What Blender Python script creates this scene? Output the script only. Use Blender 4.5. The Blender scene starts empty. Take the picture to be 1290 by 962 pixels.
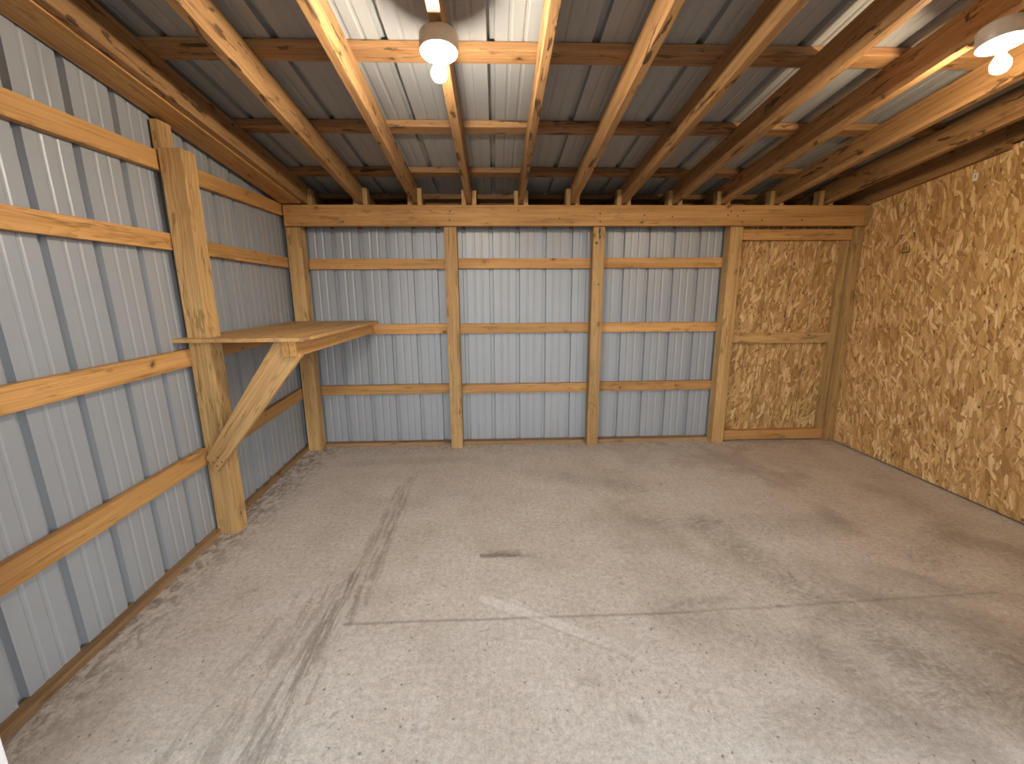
import bpy, bmesh, math, random
from mathutils import Vector, Matrix, noise
random.seed(7)
SC = bpy.context.scene
COL = SC.collection

# ------------------------------------------------------------------ node helpers
class NT:
    def __init__(self, name):
        self.mat = bpy.data.materials.new(name)
        self.mat.use_nodes = True
        self.t = self.mat.node_tree
        self.t.nodes.clear()
        self.out = self.t.nodes.new('ShaderNodeOutputMaterial')
        self.b = self.t.nodes.new('ShaderNodeBsdfPrincipled')
        self.t.links.new(self.b.outputs[0], self.out.inputs[0])
    def n(self, typ, **kw):
        nd = self.t.nodes.new(typ)
        for k, v in kw.items():
            setattr(nd, k, v)
        return nd
    def put(self, sock, v):
        if isinstance(v, bpy.types.NodeSocket):
            self.t.links.new(v, sock)
        elif v is not None:
            if isinstance(v, (tuple, list)) and len(v) == 3 and sock.type == 'RGBA':
                v = (*v, 1)
            sock.default_value = v
    def m(self, op, a, b=None, c=None, clamp=False):
        nd = self.n('ShaderNodeMath', operation=op, use_clamp=clamp)
        self.put(nd.inputs[0], a)
        if b is not None: self.put(nd.inputs[1], b)
        if c is not None: self.put(nd.inputs[2], c)
        return nd.outputs[0]
    def v(self, op, a, b=None, scale=None):
        nd = self.n('ShaderNodeVectorMath', operation=op)
        self.put(nd.inputs[0], a)
        if b is not None: self.put(nd.inputs[1], b)
        if scale is not None: self.put(nd.inputs['Scale'], scale)
        return nd.outputs['Value'] if op in ('DOT_PRODUCT', 'LENGTH', 'DISTANCE') else nd.outputs[0]
    def mix(self, f, a, b, mode='MIX'):
        nd = self.n('ShaderNodeMix', data_type='RGBA', blend_type=mode)
        self.put(nd.inputs[0], f); self.put(nd.inputs[6], a); self.put(nd.inputs[7], b)
        return nd.outputs[2]
    def noise(self, vec, scale, detail=3, rough=.55, dist=0.0):
        nd = self.n('ShaderNodeTexNoise')
        self.put(nd.inputs['Vector'], vec)
        nd.inputs['Scale'].default_value = scale
        nd.inputs['Detail'].default_value = detail
        nd.inputs['Roughness'].default_value = rough
        nd.inputs['Distortion'].default_value = dist
        return nd.outputs['Fac'], nd.outputs['Color']
    def voro(self, vec, scale, feature='F1', rnd=1.0):
        nd = self.n('ShaderNodeTexVoronoi', feature=feature)
        self.put(nd.inputs['Vector'], vec)
        nd.inputs['Scale'].default_value = scale
        nd.inputs['Randomness'].default_value = rnd
        return nd
    def remap(self, x, a, b, c=0.0, d=1.0, smooth=True):
        nd = self.n('ShaderNodeMapRange', interpolation_type='SMOOTHSTEP' if smooth else 'LINEAR')
        self.put(nd.inputs[0], x)
        for i, q in enumerate((a, b, c, d)):
            nd.inputs[i + 1].default_value = q
        return nd.outputs[0]
    def ramp(self, x, stops):
        nd = self.n('ShaderNodeValToRGB')
        self.put(nd.inputs[0], x)
        e = nd.color_ramp.elements
        while len(e) < len(stops): e.new(.5)
        for el, (p, c) in zip(e, stops):
            el.position = p; el.color = (*c, 1)
        return nd.outputs[0]
    def scale(self, vec, s, off=None):
        r = self.v('MULTIPLY', vec, tuple(s))
        return self.v('ADD', r, off) if off is not None else r
    def bump(self, h, strength, dist):
        nd = self.n('ShaderNodeBump')
        nd.inputs['Strength'].default_value = strength
        nd.inputs['Distance'].default_value = dist
        self.put(nd.inputs['Height'], h)
        self.t.links.new(nd.outputs[0], self.b.inputs['Normal'])

def lin(r, g, b):
    f = lambda c: (c / 255 / 12.92) if c / 255 <= .04045 else ((c / 255 + .055) / 1.055) ** 2.4
    return (f(r), f(g), f(b))

# ------------------------------------------------------------------ materials
def make_wood(name, light, dark, fleck=.15, rings=.35, knots=1.0, rough=.62):
    N = NT(name)
    tc = N.n('ShaderNodeTexCoord').outputs['Object']
    rnd = N.n('ShaderNodeObjectInfo').outputs['Random']
    off = N.v('SCALE', (37.1, 11.7, 23.3), scale=rnd)
    p = N.v('ADD', tc, off)
    # cathedral growth rings along the board
    wob, wobc = N.noise(N.scale(p, (1.1, 5, 5)), 1, 2)
    wv = N.scale(N.v('SUBTRACT', wobc, (.5, .5, .5)), (0, .16, .16))
    pr = N.v('ADD', N.v('ADD', N.scale(tc, (.02, 1, 1)), (0, .045, .055)), wv)
    sep = N.n('ShaderNodeSeparateXYZ'); N.put(sep.inputs[0], pr)
    r = N.m('SQRT', N.m('ADD', N.m('POWER', sep.outputs[1], 2.0), N.m('POWER', sep.outputs[2], 2.0)))
    ring = N.m('FRACT', N.m('MULTIPLY', r, 95.0))
    ringd = N.m('POWER', ring, 3.0)
    fine, _ = N.noise(N.scale(p, (1.6, 90, 90)), 1, 4, .65)
    streak, _ = N.noise(N.scale(p, (.9, 18, 18)), 1, 3, .6)
    tone, _ = N.noise(N.scale(p, (.8, 2, 2)), 1, 2)
    f = N.m('ADD', N.m('MULTIPLY', N.remap(streak, .34, .68), .5), N.m('MULTIPLY', N.remap(fine, .36, .64), .42))
    f = N.m('ADD', f, N.m('MULTIPLY', ringd, rings), clamp=True)
    col = N.mix(f, light, dark)
    rv = N.m('MULTIPLY_ADD', N.m('FRACT', N.m('MULTIPLY', rnd, 17.3)), .3, .85)
    bright = N.m('MULTIPLY', rv, N.remap(tone, .3, .7, .9, 1.1))
    cb = N.n('ShaderNodeCombineXYZ')
    for i in range(3): N.put(cb.inputs[i], bright)
    col = N.mix(1.0, col, cb.outputs[0], 'MULTIPLY')
    # dark weathered flecks
    fl, _ = N.noise(N.scale(p, (5.5, 26, 26)), 1, 3, .6, .6)
    flm, _ = N.noise(N.scale(p, (1.7, 6, 6)), 1.3, 1)
    fm = N.m('MULTIPLY', N.remap(fl, .565, .625), N.remap(flm, .42, .58))
    col = N.mix(N.m('MULTIPLY', fm, fleck), col, tuple(c * .16 for c in dark))
    # thin drying splits
    ck, _ = N.noise(N.scale(p, (1.3, 34, 34)), 1, 2, .5, .25)
    ckm, _ = N.noise(N.scale(p, (2.2, 9, 9)), 1, 1)
    ckf = N.m('MULTIPLY', N.remap(N.m('ABSOLUTE', N.m('SUBTRACT', ck, .5)), .006, .022, 1, 0), N.remap(ckm, .52, .62))
    col = N.mix(N.m('MULTIPLY', ckf, .5), col, tuple(c * .3 for c in dark))
    # knots
    warp = N.v('ADD', N.scale(p, (5.0, 9, 9)), N.v('SCALE', N.noise(p, 14, 2)[1], scale=.55))
    vo = N.voro(warp, 1)
    cs = N.n('ShaderNodeSeparateColor'); N.put(cs.inputs[0], vo.outputs['Color'])
    sel = N.m('GREATER_THAN', cs.outputs[0], .55)
    k1 = N.m('MULTIPLY', N.remap(vo.outputs['Distance'], .04, .14, 1, 0), sel)
    k2 = N.m('MULTIPLY', N.remap(vo.outputs['Distance'], .13, .32, 1, 0), sel)
    col = N.mix(N.m('MULTIPLY', k2, .38 * knots), col, tuple(c * .75 for c in dark))
    col = N.mix(N.m('MULTIPLY', k1, .8 * knots), col, (.055, .024, .009))
    N.put(N.b.inputs['Base Color'], col)
    N.b.inputs['Roughness'].default_value = rough
    N.b.inputs['Specular IOR Level'].default_value = .3
    N.bump(N.m('SUBTRACT', fine, k1), .35, .0015)
    return N.mat

W_BEAM = make_wood('pine_framing', (.52, .283, .098), (.32, .150, .043), .35, .32)
W_POST = make_wood('treated_post_wood', (.53, .33, .132), (.30, .165, .06), .45, .6, .8)
W_RAFT = make_wood('rough_rafter_wood', (.36, .198, .078), (.20, .095, .034), .85, .3)
W_PURL = make_wood('purlin_wood', (.33, .18, .074), (.17, .08, .03), .8, .4, 1.2)
W_SHELF = make_wood('shelf_pine', (.55, .335, .135), (.34, .18, .065), .35, .45)
W_BASE = make_wood('sill_wood', (.33, .20, .09), (.18, .10, .045), .6, .3)

def make_metal(name, c, dirt=.025):
    N = NT(name)
    tc = N.n('ShaderNodeTexCoord').outputs['Object']
    a, _ = N.noise(tc, 2.5, 3)
    b, _ = N.noise(tc, 60, 3)
    f = N.m('ADD', N.remap(a, .3, .7, -dirt, dirt), N.remap(b, .3, .7, -dirt * .35, dirt * .35))
    s = N.m('ADD', f, 1.0)
    cb = N.n('ShaderNodeCombineXYZ')
    for i in range(3): N.put(cb.inputs[i], s)
    N.put(N.b.inputs['Base Color'], N.mix(1.0, c, cb.outputs[0], 'MULTIPLY'))
    N.b.inputs['Roughness'].default_value = .43
    N.b.inputs['Specular IOR Level'].default_value = .8
    return N.mat
METAL = make_metal('painted_grey_steel', (.262, .268, .276))
ROOFM = make_metal('painted_roof_steel', (.27, .268, .258))

def make_osb(name, ax, lightmul=1.0, tilt=0.0):
    N = NT(name)
    tc = N.n('ShaderNodeTexCoord').outputs['Object']
    sp = N.n('ShaderNodeSeparateXYZ'); N.put(sp.inputs[0], tc)
    cb = N.n('ShaderNodeCombineXYZ')
    N.put(cb.inputs[0], sp.outputs[ax]); N.put(cb.inputs[1], sp.outputs[2])
    uv = cb.outputs[0]
    nz = N.noise(uv, 9, 2)[1]
    uvw = N.v('ADD', uv, N.v('SCALE', N.v('SUBTRACT', nz, (.5, .5, .5)), scale=.035))
    light = (.57, .345, .135); mid = (.41, .228, .078); dark = (.27, .135, .042)
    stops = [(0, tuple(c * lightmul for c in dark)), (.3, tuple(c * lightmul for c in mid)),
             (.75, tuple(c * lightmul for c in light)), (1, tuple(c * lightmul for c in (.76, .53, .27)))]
    col = None; hgt = None
    lay = [(82, .13, .032, .0), (100, .12, .027, .35), (68, .125, .025, .5), (113, .115, .025, .5), (90, .125, .026, .5), (40, .09, .021, .74), (78, .11, .022, .6)]
    for i, (ang, L, Wd, th) in enumerate(lay):
        a = math.radians(ang + tilt)
        ca, sa = math.cos(a), math.sin(a)
        u = N.v('DOT_PRODUCT', uvw, (ca / L, sa / L, 0))
        w = N.v('DOT_PRODUCT', uvw, (-sa / Wd, ca / Wd, 0))
        c2 = N.n('ShaderNodeCombineXYZ')
        N.put(c2.inputs[0], N.m('ADD', u, i * 7.31)); N.put(c2.inputs[1], N.m('ADD', w, i * 3.77)); c2.inputs[2].default_value = i * 1.7
        vo = N.voro(c2.outputs[0], 1)
        ed = N.voro(c2.outputs[0], 1, 'DISTANCE_TO_EDGE')
        cs = N.n('ShaderNodeSeparateColor'); N.put(cs.inputs[0], vo.outputs['Color'])
        gr, _ = N.noise(N.scale(c2.outputs[0], (1.0, 9, 1)), 1, 2)
        val = N.m('ADD', N.m('MULTIPLY', cs.outputs[1], .95), N.remap(gr, .3, .7, -.12, .20))
        c = N.ramp(val, stops)
        edge = N.remap(ed.outputs['Distance'], .0, .09, .58, 0)
        c = N.mix(edge, c, tuple(q * .33 for q in dark))
        hv = N.m('ADD', cs.outputs[2], N.remap(ed.outputs['Distance'], 0, .1, -.4, 0))
        if col is None:
            col, hgt = c, hv
        else:
            mk = N.m('MULTIPLY', N.m('GREATER_THAN', cs.outputs[0], th), N.remap(ed.outputs['Distance'], .02, .05))
            col = N.mix(mk, col, c)
            hm = N.n('ShaderNodeMix', data_type='FLOAT'); N.put(hm.inputs[0], mk); N.put(hm.inputs[2], hgt); N.put(hm.inputs[3], hv)
            hgt = hm.outputs[0]
    # small dark voids between strands
    vv = N.voro(N.v('ADD', N.scale(uvw, (1.6, .7, 1)), (3.3, 1.9, 0)), 21)
    cs = N.n('ShaderNodeSeparateColor'); N.put(cs.inputs[0], vv.outputs['Color'])
    hole = N.m('MULTIPLY', N.m('GREATER_THAN', cs.outputs[0], .74), N.remap(vv.outputs['Distance'], .13, .26, 1, 0))
    col = N.mix(N.m('MULTIPLY', hole, .8), col, (.05, .024, .009))
    N.put(N.b.inputs['Base Color'], col)
    N.b.inputs['Roughness'].default_value = .6
    N.b.inputs['Specular IOR Level'].default_value = .3
    N.bump(hgt, .4, .003)
    return N.mat
OSB = make_osb('strand_board', 1)
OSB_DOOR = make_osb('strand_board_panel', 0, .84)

def make_concrete():
    N = NT('worn_concrete')
    tc = N.n('ShaderNodeTexCoord').outputs['Object']
    sp = N.n('ShaderNodeSeparateXYZ'); N.put(sp.inputs[0], tc)
    big, bigc = N.noise(tc, .9, 4, .6)
    med, _ = N.noise(tc, 4.2, 5, .65)
    fine, _ = N.noise(tc, 38, 4, .7)
    grit, _ = N.noise(N.v('ADD', tc, N.v('SCALE', N.noise(tc, 11, 2)[1], scale=.05)), 120, 3, .75)
    drag, _ = N.noise(N.scale(tc, (14, 2.0, 1)), 3, 4, .65)
    base = N.ramp(N.m('ADD', N.m('MULTIPLY', big, .55), N.m('MULTIPLY', med, .5)),
                  [(.28, (.40, .338, .272)), (.47, (.50, .432, .366)), (.68, (.57, .51, .452))])
    dk = N.m('ADD', N.remap(fine, .3, .7, -.14, .14), N.remap(drag, .3, .7, -.035, .035))
    dk = N.m('ADD', dk, N.remap(grit, .3, .7, -.14, .14))
    s = N.m('ADD', dk, 1.0)
    cb = N.n('ShaderNodeCombineXYZ')
    for i in range(3): N.put(cb.inputs[i], s)
    col = N.mix(1.0, base, cb.outputs[0], 'MULTIPLY')
    # cloudy brown stains, heavier on the right half of the slab
    cl, _ = N.noise(N.scale(tc, (1.0, .8, 1)), 1.6, 4, .62, .4)
    side = N.remap(sp.outputs[0], -.8, 2.6, .16, .50)
    col = N.mix(N.m('MULTIPLY', N.remap(cl, .47, .66), side), col, (.27, .21, .15))
    # dirt swept against the left sill
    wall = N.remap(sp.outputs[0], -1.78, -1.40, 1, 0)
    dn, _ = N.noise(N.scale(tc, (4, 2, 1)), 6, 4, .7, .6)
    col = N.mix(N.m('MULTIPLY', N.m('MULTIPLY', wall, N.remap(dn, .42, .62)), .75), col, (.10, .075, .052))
    # along the back sill
    wallb = N.remap(sp.outputs[1], 3.75, 4.1, 0, 1)
    col = N.mix(N.m('MULTIPLY', N.m('MULTIPLY', wallb, N.remap(dn, .40, .6)), .3), col, (.15, .115, .08))
    # small pits and specks
    vo = N.voro(N.v('ADD', tc, N.v('SCALE', N.noise(tc, 30, 2)[1], scale=.02)), 27)
    cs = N.n('ShaderNodeSeparateColor'); N.put(cs.inputs[0], vo.outputs['Color'])
    pit = N.m('MULTIPLY', N.m('GREATER_THAN', cs.outputs[0], .55), N.remap(vo.outputs['Distance'], .06, .17, 1, 0))
    col = N.mix(N.m('MULTIPLY', pit, .62), col, (.10, .08, .06))
    vo2 = N.voro(N.scale(tc, (1, .8, 1)), 55)
    cs2 = N.n('ShaderNodeSeparateColor'); N.put(cs2.inputs[0], vo2.outputs['Color'])
    pit2 = N.m('MULTIPLY', N.m('GREATER_THAN', cs2.outputs[1], .66), N.remap(vo2.outputs['Distance'], .08, .2, 1, 0))
    col = N.mix(N.m('MULTIPLY', pit2, .3), col, (.12, .10, .08))
    # small scuffs
    sv, _ = N.noise(N.scale(N.v('ADD', tc, N.v('SCALE', N.noise(tc, 2.5, 2)[1], scale=.5)), (1, 2.2, 1)), 24, 3, .7)
    sm, _ = N.noise(tc, 2.3, 3)
    col = N.mix(N.m('MULTIPLY', N.m('MULTIPLY', N.remap(sv, .60, .68), N.remap(sm, .42, .62)), .42), col, (.16, .125, .09))
    col = N.mix(N.m('MULTIPLY', N.m('MULTIPLY', N.remap(sv, .40, .33), N.remap(sm, .40, .6)), .25), col, (.62, .56, .50))
    # worn marks with a place of their own: wheel tracks, joint, scrape, stains
    jit = N.v('SCALE', N.v('SUBTRACT', N.noise(tc, 7, 3)[1], (.5, .5, .5)), scale=.07)
    flat = N.v('MULTIPLY', N.v('ADD', tc, jit), (1, 1, 0))
    jit2 = N.v('SCALE', N.v('SUBTRACT', N.noise(tc, 5, 3)[1], (.5, .5, .5)), scale=.018)
    flat2 = N.v('MULTIPLY', N.v('ADD', tc, jit2), (1, 1, 0))
    def seg(a, b, w0, w1, pos=None):
        pos = pos or flat2
        a = Vector((*a, 0)); d = Vector((*b, 0)) - a
        pa = N.v('SUBTRACT', pos, tuple(a))
        t = N.m('DIVIDE', N.v('DOT_PRODUCT', pa, tuple(d)), d.dot(d), clamp=True)
        q = N.v('SUBTRACT', pa, N.v('SCALE', tuple(d), scale=t))
        return N.remap(N.v('LENGTH', q), w0, w1, 1, 0), t
    tn, _ = N.noise(N.scale(tc, (26, 2.6, 1)), 1.5, 4, .75)
    for (a, b, w, k) in (((-.715, 3.35), (-.70, 2.1), .03, .42), ((-.755, 3.2), (-.79, 1.0), .03, .40),
                         ((-.685, 3.0), (-.655, 1.9), .02, .30), ((-.80, 2.1), (-.86, 1.0), .045, .45),
                         ((-.90, 2.0), (-.98, 1.0), .045, .34), ((-1.02, 2.05), (-1.12, 1.0), .03, .24), ((-.72, 2.1), (-.73, 1.0), .014, .3)):
        mk, t = seg(a, b, w * .2, w * 1.8)
        col = N.mix(N.m('MULTIPLY', N.m('MULTIPLY', mk, N.remap(tn, .40, .58, .08, 1.25)), k), col, (.17, .135, .10))
    for (a, b, w, k) in (((-.735, 3.3), (-.74, 1.7), .010, .35), ((-.83, 2.0), (-.92, 1.0), .012, .3)):
        mk, t = seg(a, b, w * .3, w * 1.6)
        col = N.mix(N.m('MULTIPLY', N.m('MULTIPLY', mk, N.remap(tn, .4, .6)), k * .8), col, (.68, .62, .56))
    mk, t = seg((-.72, 1.76), (.9, 1.762), .003, .014)
    col = N.mix(N.m('MULTIPLY', mk, .42), col, (.15, .12, .092))
    mk, t = seg((.9, 1.765), (2.5, 1.83), .003, .014)
    col = N.mix(N.m('MULTIPLY', mk, .3), col, (.17, .135, .10))
    mk, t = seg((-.69, 1.76), (-.72, 2.02), .004, .022)
    col = N.mix(N.m('MULTIPLY', mk, .4), col, (.16, .13, .10))
    mk, t = seg((-.07, 1.90), (.60, 1.53), .018, .036)
    col = N.mix(N.m('MULTIPLY', N.m('MULTIPLY', mk, N.m('MULTIPLY', N.remap(fine, .25, .6, .4, 1), N.remap(t, .45, 1, 1, .1))), .42), col, (.72, .67, .62))
    mk, t = seg((.10, 1.775), (.56, 1.505), .002, .012)
    col = N.mix(N.m('MULTIPLY', mk, .18), col, (.17, .14, .11))
    sn = N.m('MULTIPLY', N.remap(med, .35, .6, .35, 1), N.remap(sv, .38, .58, .45, 1.1))
    for (a, b, w, k) in (((-.09, 2.262), (.20, 2.245), .03, .75), ((-.06, 2.275), (.11, 2.275), .05, .62), ((.33, 1.42), (.37, 1.41), .04, .5),
                         ((.46, 1.262), (.48, 1.25), .04, .4), ((-1.30, 1.98), (-1.25, 2.03), .04, .5), ((.8, 1.74), (1.4, 1.5), .16, .35),
                         ((1.0, 2.6), (2.2, 2.5), .22, .35), ((1.35, 2.5), (1.75, 1.3), .2, .42), ((1.9, 1.75), (2.3, 1.35), .25, .4), ((2.0, 2.0), (2.6, 1.75), .12, .3), ((1.5, 1.35), (2.6, 1.3), .3, .4), ((1.0, 1.2), (1.5, 1.15), .2, .25), ((2.4, 2.1), (3.0, 2.5), .18, .32), ((-1.0, 3.0), (-.5, 2.9), .1, .2),
                         ((.3, 3.4), (1.1, 3.1), .2, .28), ((-1.3, 3.7), (-.2, 3.75), .14, .3), ((.85, 1.82), (1.15, 1.85), .05, .3)):
        mk, t = seg(a, b, w * .1, w, flat)
        col = N.mix(N.m('MULTIPLY', N.m('MULTIPLY', mk, sn), k), col, (.17, .132, .095))
    N.put(N.b.inputs['Base Color'], col)
    N.b.inputs['Roughness'].default_value = .7
    N.b.inputs['Specular IOR Level'].default_value = .3
    N.bump(N.m('ADD', N.m('MULTIPLY', fine, .6), N.m('SUBTRACT', N.m('MULTIPLY', grit, .4), N.m('MULTIPLY', pit, .8))), .5, .004)
    return N.mat
CONC = make_concrete()

def plain(name, c, rough=.5, emit=None, es=0):
    N = NT(name)
    tc = N.n('ShaderNodeTexCoord').outputs['Object']
    a, _ = N.noise(tc, 40, 2)
    N.put(N.b.inputs['Base Color'], N.mix(N.remap(a, .3, .7), c, tuple(q * .94 for q in c)))
    N.b.inputs['Roughness'].default_value = rough
    if emit:
        N.put(N.b.inputs['Emission Color'], emit); N.b.inputs['Emission Strength'].default_value = es
    return N.mat
PLASTIC = plain('white_lampholder_plastic', (.36, .325, .28), .4)
SOCKET = plain('porcelain_socket', (.42, .38, .32), .35)
HOLE = plain('dark_screw', (.12, .10, .08), .5)
NAIL = plain('rusty_nail_steel', (.06, .035, .02), .6)
JAMB = plain('white_painted_trim', (.78, .75, .72), .45)
TAG = plain('cream_paper', (.72, .62, .45), .7)
INK = plain('black_stamp_ink', (.03, .022, .015), .7)
BULB_A = plain('lit_bulb_neutral', (1, 1, 1), .3, (1.0, .91, .77), 860)
BULB_B = plain('lit_bulb_warm', (1, 1, 1), .3, (1.0, .80, .55), 600)

# ------------------------------------------------------------------ object helpers
def link(name, bm, mat, parent=None, mw=None, smooth=False):
    me = bpy.data.meshes.new(name)
    bmesh.ops.recalc_face_normals(bm, faces=bm.faces)
    bm.to_mesh(me); bm.free()
    me.materials.append(mat)
    if smooth:
        for p in me.polygons: p.use_smooth = True
    o = bpy.data.objects.new(name, me); COL.objects.link(o)
    if mw is not None: o.matrix_world = mw
    if parent is not None:
        bpy.context.view_layer.update()
        o.parent = parent
        o.matrix_parent_inverse = parent.matrix_world.inverted()
    return o
def tag(o, label, cat, group=None):
    o['label'] = label; o['category'] = cat
    if group: o['group'] = group
    return o
def struct(o):
    o['kind'] = 'structure'; return o
def box_bm(x0, x1, y0, y1, z0, z1, bev=.003):
    bm = bmesh.new()
    bmesh.ops.create_cube(bm, size=1)
    for v in bm.verts:
        v.co = Vector((x0 if v.co.x < 0 else x1, y0 if v.co.y < 0 else y1, z0 if v.co.z < 0 else z1))
    if bev: bmesh.ops.bevel(bm, geom=list(bm.edges), offset=bev, segments=2, affect='EDGES', profile=.6)
    return bm
def board(name, a, b, wy, wz, mat, up=(0, 0, 1), parent=None, bev=.0035):
    """Length along local X from a to b (centre line), wy across, wz along up."""
    a = Vector(a); b = Vector(b); x = (b - a).normalized(); up = Vector(up)
    y = up.cross(x).normalized(); z = x.cross(y)
    mw = Matrix((x, y, z)).transposed().to_4x4(); mw.translation = (a + b) / 2
    L = (b - a).length
    return link(name, box_bm(-L / 2, L / 2, -wy / 2, wy / 2, -wz / 2, wz / 2, bev), mat, parent, mw)
def post(name, x0, x1, y0, y1, z0, z1, mat=W_POST, parent=None):
    return board(name, ((x0 + x1) / 2, (y0 + y1) / 2, z0), ((x0 + x1) / 2, (y0 + y1) / 2, z1), x1 - x0, y1 - y0, mat, (0, 1, 0), parent)
def hbox(name, x0, x1, y0, y1, z0, z1, mat, parent=None):
    """board lying along X"""
    return board(name, (x0, (y0 + y1) / 2, (z0 + z1) / 2), (x1, (y0 + y1) / 2, (z0 + z1) / 2), y1 - y0, z1 - z0, mat, (0, 0, 1), parent)
def lathe(prof, seg=40):
    bm = bmesh.new(); rings = []
    for r, z in prof:
        if r < 1e-6: rings.append([bm.verts.new((0, 0, z))])
        else: rings.append([bm.verts.new((r * math.cos(2 * math.pi * i / seg), r * math.sin(2 * math.pi * i / seg), z)) for i in range(seg)])
    for A, B in zip(rings, rings[1:]):
        for i in range(seg):
            j = (i + 1) % seg
            if len(A) == 1: bm.faces.new((A[0], B[i], B[j]))
            elif len(B) == 1: bm.faces.new((A[i], B[0], A[j]))
            else: bm.faces.new((A[i], B[i], B[j], A[j]))
    return bm

# ------------------------------------------------------------------ room dimensions
YB = 4.04            # front face of the back posts
XL = -1.816          # inner face of the left girts at the back corner
XR = 3.38            # face of the strand-board wall
ANG = .132           # roof pitch
T = math.tan(ANG); ca, sa = math.cos(ANG), math.sin(ANG)
ZB = 2.235           # rafter underside above the back posts
def roof(x, y, n):   # point n above the rafter underside, at depth y along the slope
    s = (YB - y) / ca
    return Vector((x, YB - s * ca + n * sa, ZB + s * sa + n * ca))
RN = Vector((0, sa, ca))
HR = .155            # rafter depth
HP = .044            # purlin thickness
def toe(y, z):       # the left wall's foot drifts inwards towards the front
    return (YB - y) * (.020 + .025 * max(0.0, 1 - z / 2.0))

# ------------------------------------------------------------------ sheets
def profile(ribs, u0, u1):
    """(u, outward depth) of ribbed sheet: major ribs at given centres, two minor ribs between each pair"""
    pts = [(u0, 0)]
    def add(c, hb, ht, d):
        for du, dd in ((-hb, 0), (-ht, d), (ht, d), (hb, 0)):
            if u0 < c + du < u1 and c + du > pts[-1][0] + 1e-4: pts.append((c + du, dd))
    ribs = sorted(ribs)
    for i, r in enumerate(ribs):
        add(r, .0205, .0165, .030)
        if i + 1 < len(ribs):
            p = ribs[i + 1] - r
            for k in (.36, .64): add(r + p * k, .012, .005, .0028)
    pts.append((u1, 0))
    return pts
def sheet(name, prof, pos, rows, mat):
    bm = bmesh.new(); G = []
    for (u, d) in prof:
        G.append([bm.verts.new(pos(u, t, d)) for t in rows])
    for A, B in zip(G, G[1:]):
        for i in range(len(rows) - 1):
            bm.faces.new((A[i], B[i], B[i + 1], A[i + 1]))
    o = link(name, bm, mat)
    md = o.modifiers.new('thickness', 'SOLIDIFY'); md.thickness = .0012; md.offset = 0
    return struct(o)

rows = [i / 8 for i in range(9)]
Yw = 4.195
back_ribs = [-1.955, -1.71, -1.466, -1.22, -.976, -.738, -.515, -.28, -.033, .215, .464, .711, .955, 1.2, 1.439, 1.678, 1.918, 2.16]
sheet('wall_back', profile(back_ribs, -1.95, 2.25), lambda u, t, d: (u, Yw + d, t * 2.21), rows, METAL)
left_ribs = [1.635 + .2525 * k for k in range(-3, 5)] + [2.895, 3.118, 3.35, 3.617, 3.865, 4.10]
XS = XL - .043
def lpos(u, t, d):
    zt = roof(0, u, HR + HP).z - .005
    z = t * zt
    return (XS + toe(u, z) - d, u, z)
sheet('wall_left', profile(left_ribs, .96, 4.56), lpos, rows, METAL)
roof_ribs = [-.004 + .2515 * k for k in range(-8, 15)]
sheet('ceiling', profile(roof_ribs, -1.95, 3.5), lambda u, t, d: roof(u, .95 + t * 3.62, HR + HP + .002 + d), rows, ROOFM)

# floor slab (runs out through the doorway)
fl = bmesh.new()
bmesh.ops.create_cube(fl, size=1)
for v in fl.verts:
    v.co = Vector((-2.1 if v.co.x < 0 else 3.7, -2.5 if v.co.y < 0 else 4.6, -.15 if v.co.z < 0 else 0))
struct(link('floor', fl, CONC))

# strand-board wall, top cut to the roof slope
def slab(name, pts_yz, x0, x1, mat):
    bm = bmesh.new()
    A = [bm.verts.new((x0, y, z)) for y, z in pts_yz]; B = [bm.verts.new((x1, y, z)) for y, z in pts_yz]
    bm.faces.new(A); bm.faces.new(B[::-1])
    for i in range(len(A)):
        j = (i + 1) % len(A); bm.faces.new((A[i], B[i], B[j], A[j]))
    return link(name, bm, mat)
wr = struct(slab('wall_right', [(.98, .014), (4.20, .014), (4.20, roof(0, 4.20, .03).z), (.98, roof(0, .98, .03).z)], XR, XR + .012, OSB))
outer = slab('trim_3', [(.98, 0), (4.6, 0), (4.6, roof(0, 4.6, HR + HP - .004).z), (.98, roof(0, .98, HR + HP - .004).z)], XR + .06, XR + .075, METAL)
struct(outer)
def marks(name, rects, mat):
    bm = bmesh.new()
    for (y0, y1, z0, z1) in rects:
        b2 = box_bm(XR - .0006, XR + .001, y0, y1, z0, z1, 0)
        tmp = bpy.data.meshes.new('t'); b2.to_mesh(tmp); b2.free(); bm.from_mesh(tmp); bpy.data.meshes.remove(tmp)
    return link(name, bm, mat, wr)
marks('ink_stamp', [(3.56, 3.568, 1.79, 1.84), (3.56, 3.63, 1.785, 1.793), (3.622, 3.63, 1.785, 1.83), (3.585, 3.593, 1.81, 1.832),
                    (3.535, 3.545, 1.905, 1.935), (3.54, 3.555, 1.93, 1.94), (3.625, 3.66, 1.925, 1.932), (3.65, 3.658, 1.90, 1.93)], INK)
tg = link('paper_tag', box_bm(-.0015, .0015, -.016, .016, -.026, .026, .0005), TAG, None, Matrix.Translation((XR - .0015, 3.153, 2.26)))
tag(tg, 'tiny cream paper tag stuck near the top of the strand board wall', 'tag')
tb = bmesh.new()
for (z0, z1) in ((-.004, .004), (.008, .015)):
    b2 = box_bm(-.0021, -.0012, -.004, .004, z0, z1, 0); tmp = bpy.data.meshes.new('t'); b2.to_mesh(tmp); b2.free(); tb.from_mesh(tmp); bpy.data.meshes.remove(tmp)
link('print', tb, INK, tg, Matrix.Translation((XR - .0015, 3.153, 2.26)))

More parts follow.
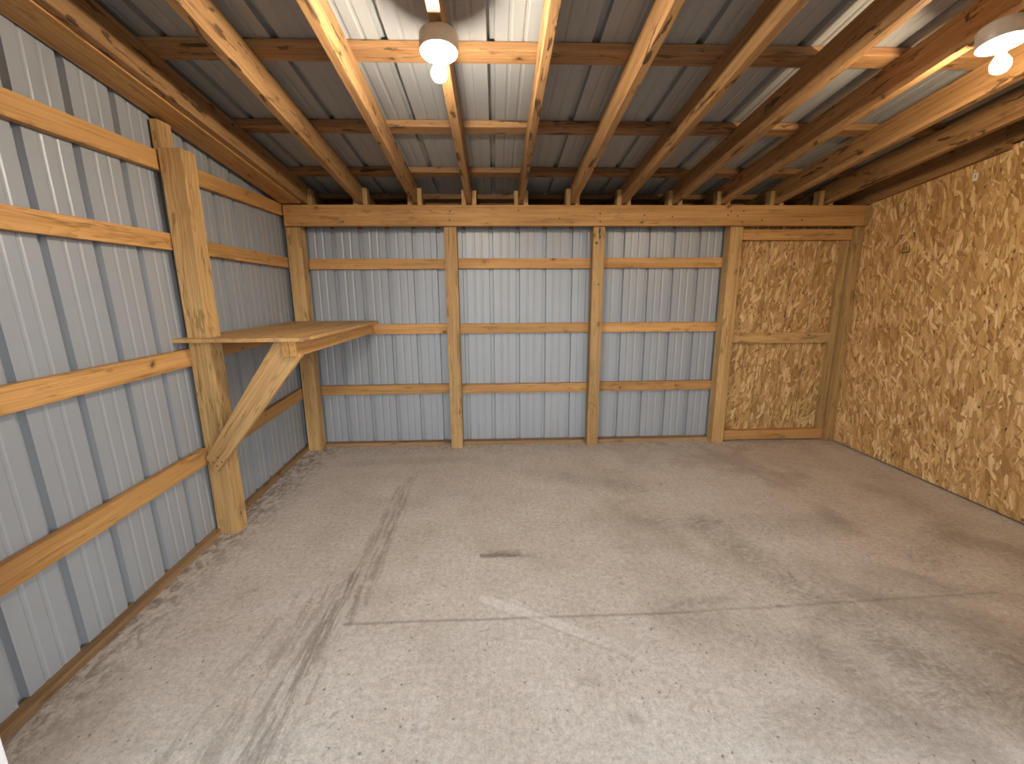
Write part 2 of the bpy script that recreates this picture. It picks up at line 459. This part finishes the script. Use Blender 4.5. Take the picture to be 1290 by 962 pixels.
# ------------------------------------------------------------------ back wall framing
PG = 'square posts carrying the back beam'
PB = [(-1.816, -1.692), (-.445, -.333), (.886, .99), (2.135, 2.25), (3.295, 3.379)]
PL_ = ['square wooden post in the left back corner beside the shelf end',
       'square wooden post on the back wall, nearest right of the shelf',
       'square wooden post between the middle and right bays of the grey back wall',
       'square wooden post between grey steel sheeting and the strand board door',
       'narrow wooden post where the strand board door meets the strand board wall']
for (x0, x1), lb in zip(PB, PL_):
    po = tag(post('wall_post', x0, x1, YB, YB + .11, 0, 2.2275), lb, 'post', PG)
    if x0 == .886:
        for kx, kz, ra, rb in ((.940, 2.015, .011, .030), (.944, 1.968, .009, .022), (.916, 1.915, .012, .012), (.945, 1.55, .006, .012)):
            link('knot', lathe([(0, .0012), (.8, .0010), (1, 0), (1, -.002)], 18), NAIL, po,
                 Matrix.Translation((kx, YB, kz)) @ Matrix.Rotation(math.pi / 2, 4, 'X') @ Matrix.Diagonal((ra, rb, 1, 1)))

beam = hbox('header_beam', -1.80, 3.325, 3.998, 4.038, 2.054, 2.228, W_BEAM)
tag(beam, 'long wide orange-brown wooden beam across the top of the back wall', 'beam')
filler = hbox('beam_block', 3.327, 3.379, 4.0, 4.038, 2.056, 2.226, W_POST)
tag(filler, 'short darker wooden block closing the right end of the back beam', 'block')
for (x, z) in ((-.38, 2.175), (-.386, 2.104), (.212, 2.182), (.574, 2.117), (.93, 2.156), (.932, 2.09), (1.325, 2.143), (1.574, 2.13), (2.099, 2.177),
               (2.073, 2.143), (2.213, 2.177), (2.16, 2.137), (2.209, 2.083), (2.387, 2.103), (2.75, 2.103), (-1.302, 2.091)):
    link('nail_head', lathe([(0, .0018), (.0062, .0012), (.007, 0), (.007, -.004)], 14), NAIL, beam,
         Matrix.Translation((x, 3.998, z)) @ Matrix.Rotation(math.pi / 2, 4, 'X'))

GB = 'horizontal girts on the back wall'
bays = [(-1.69, -.36), (-.36, .94), (.94, 2.18)]
bn = ['left bay, beside the corner shelf', 'middle bay between two posts', 'right bay, next to the strand board door']
rown = [('top', 1.747), ('middle', 1.152), ('bottom', .566)]
for rn, z in rown:
    for (x0, x1), b in zip(bays, bn):
        dz = random.uniform(-.004, .004)
        o = board('wall_girt', (x0 + .002, YB + .131, z + dz), (x1 - .002, YB + .131, z + random.uniform(-.004, .004)), .038, .092, W_BEAM)
        tag(o, f'{rn} girt of three in the back wall\'s {b}', 'girt', GB)
for (x0, x1) in ((-1.69, -.446), (-.332, .885), (.991, 2.134)):
    struct(hbox('baseboard_back', x0, x1, YB + .075, YB + .15, 0, .036, W_BASE))

# strand-board door with its rails
dr = bpy.data.objects.new('door_1', None); COL.objects.link(dr); dr.location = (2.75, YB + .07, 0)
struct(dr)
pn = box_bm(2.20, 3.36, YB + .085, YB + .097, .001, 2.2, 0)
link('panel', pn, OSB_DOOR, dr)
gv = bmesh.new()
for gx in (2.56, 2.79, 3.02):
    b2 = box_bm(gx - .002, gx + .002, YB + .0845, YB + .09, .12, 1.94, 0); tmp = bpy.data.meshes.new('t'); b2.to_mesh(tmp); b2.free(); gv.from_mesh(tmp); bpy.data.meshes.remove(tmp)
link('panel_groove', gv, NAIL, dr)
hbox('top_rail', 2.252, 3.293, YB + .03, YB + .084, 1.940, 2.034, W_BEAM, dr)
hbox('middle_rail', 2.252, 3.23, YB + .045, YB + .084, .990, 1.088, W_POST, dr)
hbox('bottom_rail', 2.252, 3.293, YB + .045, YB + .084, .018, .118, W_BEAM, dr)
post('stile', 3.225, 3.288, YB + .04, YB + .084, .120, 1.938, W_POST, dr)

# ------------------------------------------------------------------ left wall framing
mid = tag(post('wall_post', -1.775, -1.655, 2.57, 2.685, 0, 2.252), 'thick square post standing free of the left wall, passing through the shelf', 'post')
GL = 'horizontal girts on the left wall'
def lgirt(y0, z0, y1, z1, h, lb):
    xa = XL - .019 + toe(y0, z0); xb = XL - .019 + toe(y1, z1)
    o = board('wall_girt', (xa, y0, z0), (xb, y1, z1), .038, h, W_BEAM)
    return tag(o, lb, 'girt', GL)
def lab(k, side):
    return [f'uppermost left wall girt {side}', f'second highest left wall girt {side}', f'left wall girt at shelf height {side}', f'lowest left wall girt {side}'][k]
NEAR = 'in front of the thick post, near the viewer'; FAR = 'behind the thick post, reaching the back corner'
lgirt(1.06, 2.172, 2.632, 2.194, .100, lab(0, NEAR))
lgirt(1.06, 1.770, 2.632, 1.776, .090, lab(1, NEAR))
lgirt(1.06, 1.129, 2.60, 1.131, .100, lab(2, NEAR))
lgirt(1.06, .527, 2.566, .530, .100, lab(3, NEAR))
lgirt(2.638, 2.183, 4.03, 2.192, .098, lab(0, FAR))
lgirt(2.638, 1.772, 4.03, 1.752, .088, lab(1, FAR))
lgirt(2.69, 1.142, 4.03, 1.152, .092, lab(2, FAR))
lgirt(2.69, .535, 4.03, .570, .098, lab(3, FAR))
for y0, y1 in ((1.06, 2.565), (2.69, 4.15)):
    a = (XL - .022 + toe(y0, 0) - .008, y0, .02); b = (XL - .022 + toe(y1, 0) - .008, y1, .02)
    struct(board('baseboard_left', a, b, .052, .04, W_BASE))
st = post('stud', -1.815, -1.772, 2.60, 2.70, 2.152, roof(0, 2.70, -.008).z - .004)
tag(st, 'short upright wooden stud between the thick post top and the sloping gable board', 'stud')

# ------------------------------------------------------------------ roof framing
RG = 'sloping rafters'
def rafter(x0, x1, yf, yb, lb, dn=0.0, h=HR, name='roof_rafter', mat=W_RAFT):
    xm = (x0 + x1) / 2
    o = board(name, roof(xm, yf, h / 2 + dn), roof(xm, yb, h / 2 + dn), x1 - x0, h, mat, tuple(RN))
    return tag(o, lb, 'rafter', RG)
LXX = [(-1.636, -1.592), (-1.170, -1.125), (-.704, -.660), (-.240, -.190), (.215, .258), (.668, .711), (1.119, 1.162), (1.574, 1.620),
       (2.008, 2.054), (2.489, 2.535), (2.942, 2.987)]
RL = ['rafter closest to the left wall, beside the wide gable board',
      'second rafter in from the left wall, heavily flecked with dark marks',
      'bright orange rafter between the flecked rafter and the white bulb\'s rafter',
      'rafter carrying the lamp with the whiter bulb',
      'rafter just right of the whiter bulb, running nearly straight up the picture',
      'pale rafter second to the right of the whiter bulb',
      'rafter midway between the two lamps, third right of the whiter bulb',
      'rafter immediately left of the warm bulb\'s rafter',
      'rafter carrying the lamp with the warm bulb',
      'broad lit rafter just behind and right of the warm bulb',
      'rafter second from the strand board wall, next to the dark end rafter']
for (x0, x1), lb in zip(LXX, RL):
    rafter(x0, x1, 1.0, 4.48, lb)
g = board('gable_board', roof(-1.722, 1.0, .013), roof(-1.722, 3.99, .013), .168, .04, W_BEAM, tuple(RN))
tag(g, 'wide flat gable board running down the slope along the top of the left wall', 'board')
rafter(XR - .046, XR - .002, 2.95, 4.48, 'dark shadowed end rafter along the top of the strand board wall')
rafter(XR - .060, XR - .012, 1.0, 2.947, 'lighter end board above the strand board at the right picture edge', dn=.035)

PGp = 'flat purlins under the roof sheets'
pl_l = ['purlin nearest the viewer, crossing behind both lamps', 'middle purlin across the rafters, second from the viewer', 'third purlin from the viewer, close to the back beam', 'eave purlin beyond the back beam, showing only as a thin strip']
for s, lb in zip((1.680, .966, .252, -.36), pl_l):
    o = board('roof_purlin', roof(-1.84, YB - s * ca, HR + HP / 2), roof(XR - .002, YB - s * ca, HR + HP / 2), .098, HP - .001, W_PURL, tuple(RN))
    tag(o, lb, 'purlin', PGp)

BG = 'short blocks beside the rafter feet'
ordn = ['the rafter closest to the left wall', 'the dark-flecked second rafter from the left', 'the bright rafter left of the whiter bulb', 'the rafter carrying the whiter bulb',
        'the rafter just right of the whiter bulb', 'the second rafter right of the whiter bulb', 'the rafter midway between the two lamps', 'the rafter left of the warm bulb\'s',
        'the rafter carrying the warm bulb', 'the first rafter right of the warm bulb', 'the rafter beside the dark end rafter']
for i, (x0, x1) in enumerate(LXX):
    for sd in (-1, 1):
        if i == 0 and sd < 0: continue
        h = random.uniform(.115, .14)
        w = .038
        xa, xb = (x0 - .001 - w, x0 - .001) if sd < 0 else (x1 + .001, x1 + .001 + w)
        y0 = 4.008 if (i + sd) % 3 else 4.014
        o = post('rafter_block', xa, xb, y0, y0 + .085, 2.229, 2.229 + h, W_POST)
        tag(o, f'small block, {"left" if sd < 0 else "right"} foot of {ordn[i]}', 'block', BG)
fa = hbox('eave_board', -1.95, 3.46, 4.50, 4.54, 2.06, 2.366, W_PURL)
struct(fa); fa.name = 'trim_4'
so = hbox('trim_5', -1.95, 3.46, 4.20, 4.50, 2.06, 2.08, W_PURL); struct(so)

# ------------------------------------------------------------------ corner shelf
sh = bpy.data.objects.new('corner_shelf', None); COL.objects.link(sh); sh.location = (-1.45, 3.2, 1.22)
tag(sh, 'wooden corner shelf braced from the thick post, high on the left wall', 'shelf')
Z0, Z1 = 1.224, 1.245
out = [(-1.822, 2.498), (-1.090, 2.498), (-1.046, 3.955), (-1.806, 3.955), (-1.795, 2.69), (-1.652, 2.69), (-1.652, 2.567), (-1.778, 2.567), (-1.778, 2.60), (-1.82, 2.60)]
bm = bmesh.new()
A = [bm.verts.new((x, y, Z0)) for x, y in out]; B = [bm.verts.new((x, y, Z1)) for x, y in out]
bm.faces.new(A[::-1]); bm.faces.new(B)
for i in range(len(A)):
    j = (i + 1) % len(A); bm.faces.new((A[i], A[j], B[j], B[i]))
M0 = Matrix.Translation((-1.45, 3.2, 1.235)) @ Matrix.Rotation(math.pi / 2, 4, 'Z')
bm.transform(M0.inverted())
top = link('shelf_top', bm, W_SHELF, sh, M0)
for k, (xn, xf) in enumerate(((-1.2045, -1.1625), (-1.1615, -1.118))):
    board('front_rail', (xn + .001, 2.512, 1.179), (xn + .037, 4.165 if k == 0 else 3.95, 1.179), .041, .088, W_BEAM, parent=sh)
# diagonal brace: outline in the X-Z plane
yb0, yb1 = 2.528, 2.566
br = [(-1.752, .529), (-1.700, .431), (-1.122, 1.134), (-1.205, 1.222), (-1.268, 1.222)]
p, q = Vector((-1.726, 0, .48)), Vector((-1.19, 0, 1.17))
x = (q - p).normalized(); yv = Vector((0, 1, 0)); zv = x.cross(yv)
M1 = Matrix((x, yv, zv)).transposed().to_4x4(); M1.translation = (p + q) / 2 + Vector((0, (yb0 + yb1) / 2, 0))
bm = bmesh.new()
A = [bm.verts.new((a, yb0, b)) for a, b in br]; B = [bm.verts.new((a, yb1, b)) for a, b in br]
bm.faces.new(A); bm.faces.new(B[::-1])
for i in range(len(A)):
    j = (i + 1) % len(A); bm.faces.new((A[i], B[i], B[j], A[j]))
bm.transform(M1.inverted())
bmesh.ops.bevel(bm, geom=list(bm.edges), offset=.0025, segments=2, affect='EDGES')
brace = link('brace', bm, W_SHELF, sh, M1)
for (a, b) in ((-1.712, .50), (-1.69, .475), (-1.68, .53), (-1.66, .50)):
    link('nail_head', lathe([(0, .001), (.0045, .0008), (.005, 0), (.005, -.003)], 12), NAIL, brace,
         Matrix.Translation((a, yb0, b)) @ Matrix.Rotation(math.pi / 2, 4, 'X'))

# ------------------------------------------------------------------ lamps
def lamp(x, y, bulb_mat, lb):
    base = roof(x, y, 0)
    e = bpy.data.objects.new('ceiling_lamp', None); COL.objects.link(e); e.location = base
    e.rotation_euler = (-ANG, 0, 0)
    bpy.context.view_layer.update()
    tag(e, lb, 'lamp', 'bare bulb lamps under the rafters')
    M = e.matrix_world.copy()
    R = .0775
    link('canopy', lathe([(0, -.002), (R * .97, -.002), (R, -.006), (R, -.066), (R - .003, -.070), (R - .012, -.0715), (R - .016, -.068), (.03, -.066), (0, -.066)], 56), PLASTIC, e, M, True)
    so = link('socket', lathe([(0, -.060), (.0245, -.060), (.0245, -.071), (.021, -.075), (.0195, -.098), (.0180, -.101), (.0150, -.101), (0, -.097)], 36), SOCKET, e, M, True)
    prof = [(0, -.096), (.0132, -.096), (.0135, -.106), (.0165, -.114), (.0225, -.124), (.0275, -.134)]
    cz, r = -.149, .0315
    for k in range(1, 13):
        a = math.radians(25 - k * 115 / 12)
        prof.append((max(0, r * math.cos(a)) if k < 12 else 0, cz + r * math.sin(a)))
    link('bulb', lathe(prof, 32), bulb_mat, e, M, True)
    for k in range(8):
        a = k * math.pi / 4 + .35
        rr = .052 if k % 2 else .044
        link('screw_hole', lathe([(0, -.0695), (.0028, -.069), (.0028, -.064)], 12), HOLE, e, M @ Matrix.Translation((rr * math.cos(a), rr * math.sin(a), 0)))
    return e
lamp(-.213, 2.0, BULB_A, 'white round lampholder with the whiter lit bulb, left of the two lamps')
lamp(2.032, 1.905, BULB_B, 'white round lampholder with the warm lit bulb near the strand board wall')

# ------------------------------------------------------------------ doorway behind the viewer's side
struct(hbox('wall_front', 1.78, 3.44, .98, 1.03, 0, 2.80, METAL))
lw = hbox('wall_front', -1.95, -1.48, .98, 1.03, 0, 2.80, METAL); struct(lw)
hd = hbox('trim_2', -1.48, 1.78, .96, 1.03, 2.22, 2.80, W_BEAM); struct(hd)
jm = post('trim_1', -1.478, -1.413, .955, 1.05, 0, 2.215, JAMB); struct(jm)

# ------------------------------------------------------------------ world, camera
w = bpy.data.worlds.new('daylight_horizon_fill'); SC.world = w; w.use_nodes = True
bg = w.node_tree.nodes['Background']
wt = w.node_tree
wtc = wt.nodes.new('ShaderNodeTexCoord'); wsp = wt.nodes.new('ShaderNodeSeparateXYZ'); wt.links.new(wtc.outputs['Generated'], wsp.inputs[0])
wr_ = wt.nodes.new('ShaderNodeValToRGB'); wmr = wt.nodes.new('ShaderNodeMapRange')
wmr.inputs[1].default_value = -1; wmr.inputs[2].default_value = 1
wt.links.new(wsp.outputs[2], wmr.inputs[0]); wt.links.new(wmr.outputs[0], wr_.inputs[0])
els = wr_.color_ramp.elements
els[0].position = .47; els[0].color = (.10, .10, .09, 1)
els[1].position = .51; els[1].color = (.92, .96, 1.0, 1)  # bright horizon band added as fill, sends level light onto the back wall
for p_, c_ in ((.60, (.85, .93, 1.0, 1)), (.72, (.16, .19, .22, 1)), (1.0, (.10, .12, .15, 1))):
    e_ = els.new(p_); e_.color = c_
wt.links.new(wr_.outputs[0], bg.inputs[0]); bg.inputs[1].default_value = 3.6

f = 547.343
R = ((0.9992568921, -0.0380767526, -0.0059853554), (-0.0136814848, -0.2052150272, -0.97862128), (0.0360344355, 0.9779759473, -0.2055834768))
cam = bpy.data.cameras.new('camera'); co = bpy.data.objects.new('camera', cam); COL.objects.link(co)
cam.sensor_fit = 'HORIZONTAL'; cam.sensor_width = 36; cam.lens = f / 1290 * 36; cam.clip_start = .05
rx, dn, fw = Vector(R[0]), Vector(R[1]), Vector(R[2])
m = Matrix((rx, -dn, -fw)).transposed().to_4x4(); m.translation = (0, 0, 1.5)
co.matrix_world = m
SC.camera = co

vs = SC.view_settings
SC.display_settings.display_device = 'sRGB'
vs.view_transform = 'Standard'; vs.look = 'None'; vs.gamma = 1; vs.use_curve_mapping = False
vs.exposure = 0.84
SC.cycles.use_denoising = True
SC.cycles.denoising_input_passes = 'RGB_ALBEDO_NORMAL'; SC.cycles.denoising_prefilter = 'ACCURATE'
SC.cycles.max_bounces = 8; SC.cycles.diffuse_bounces = 6
SC.cycles.sample_clamp_indirect = 6
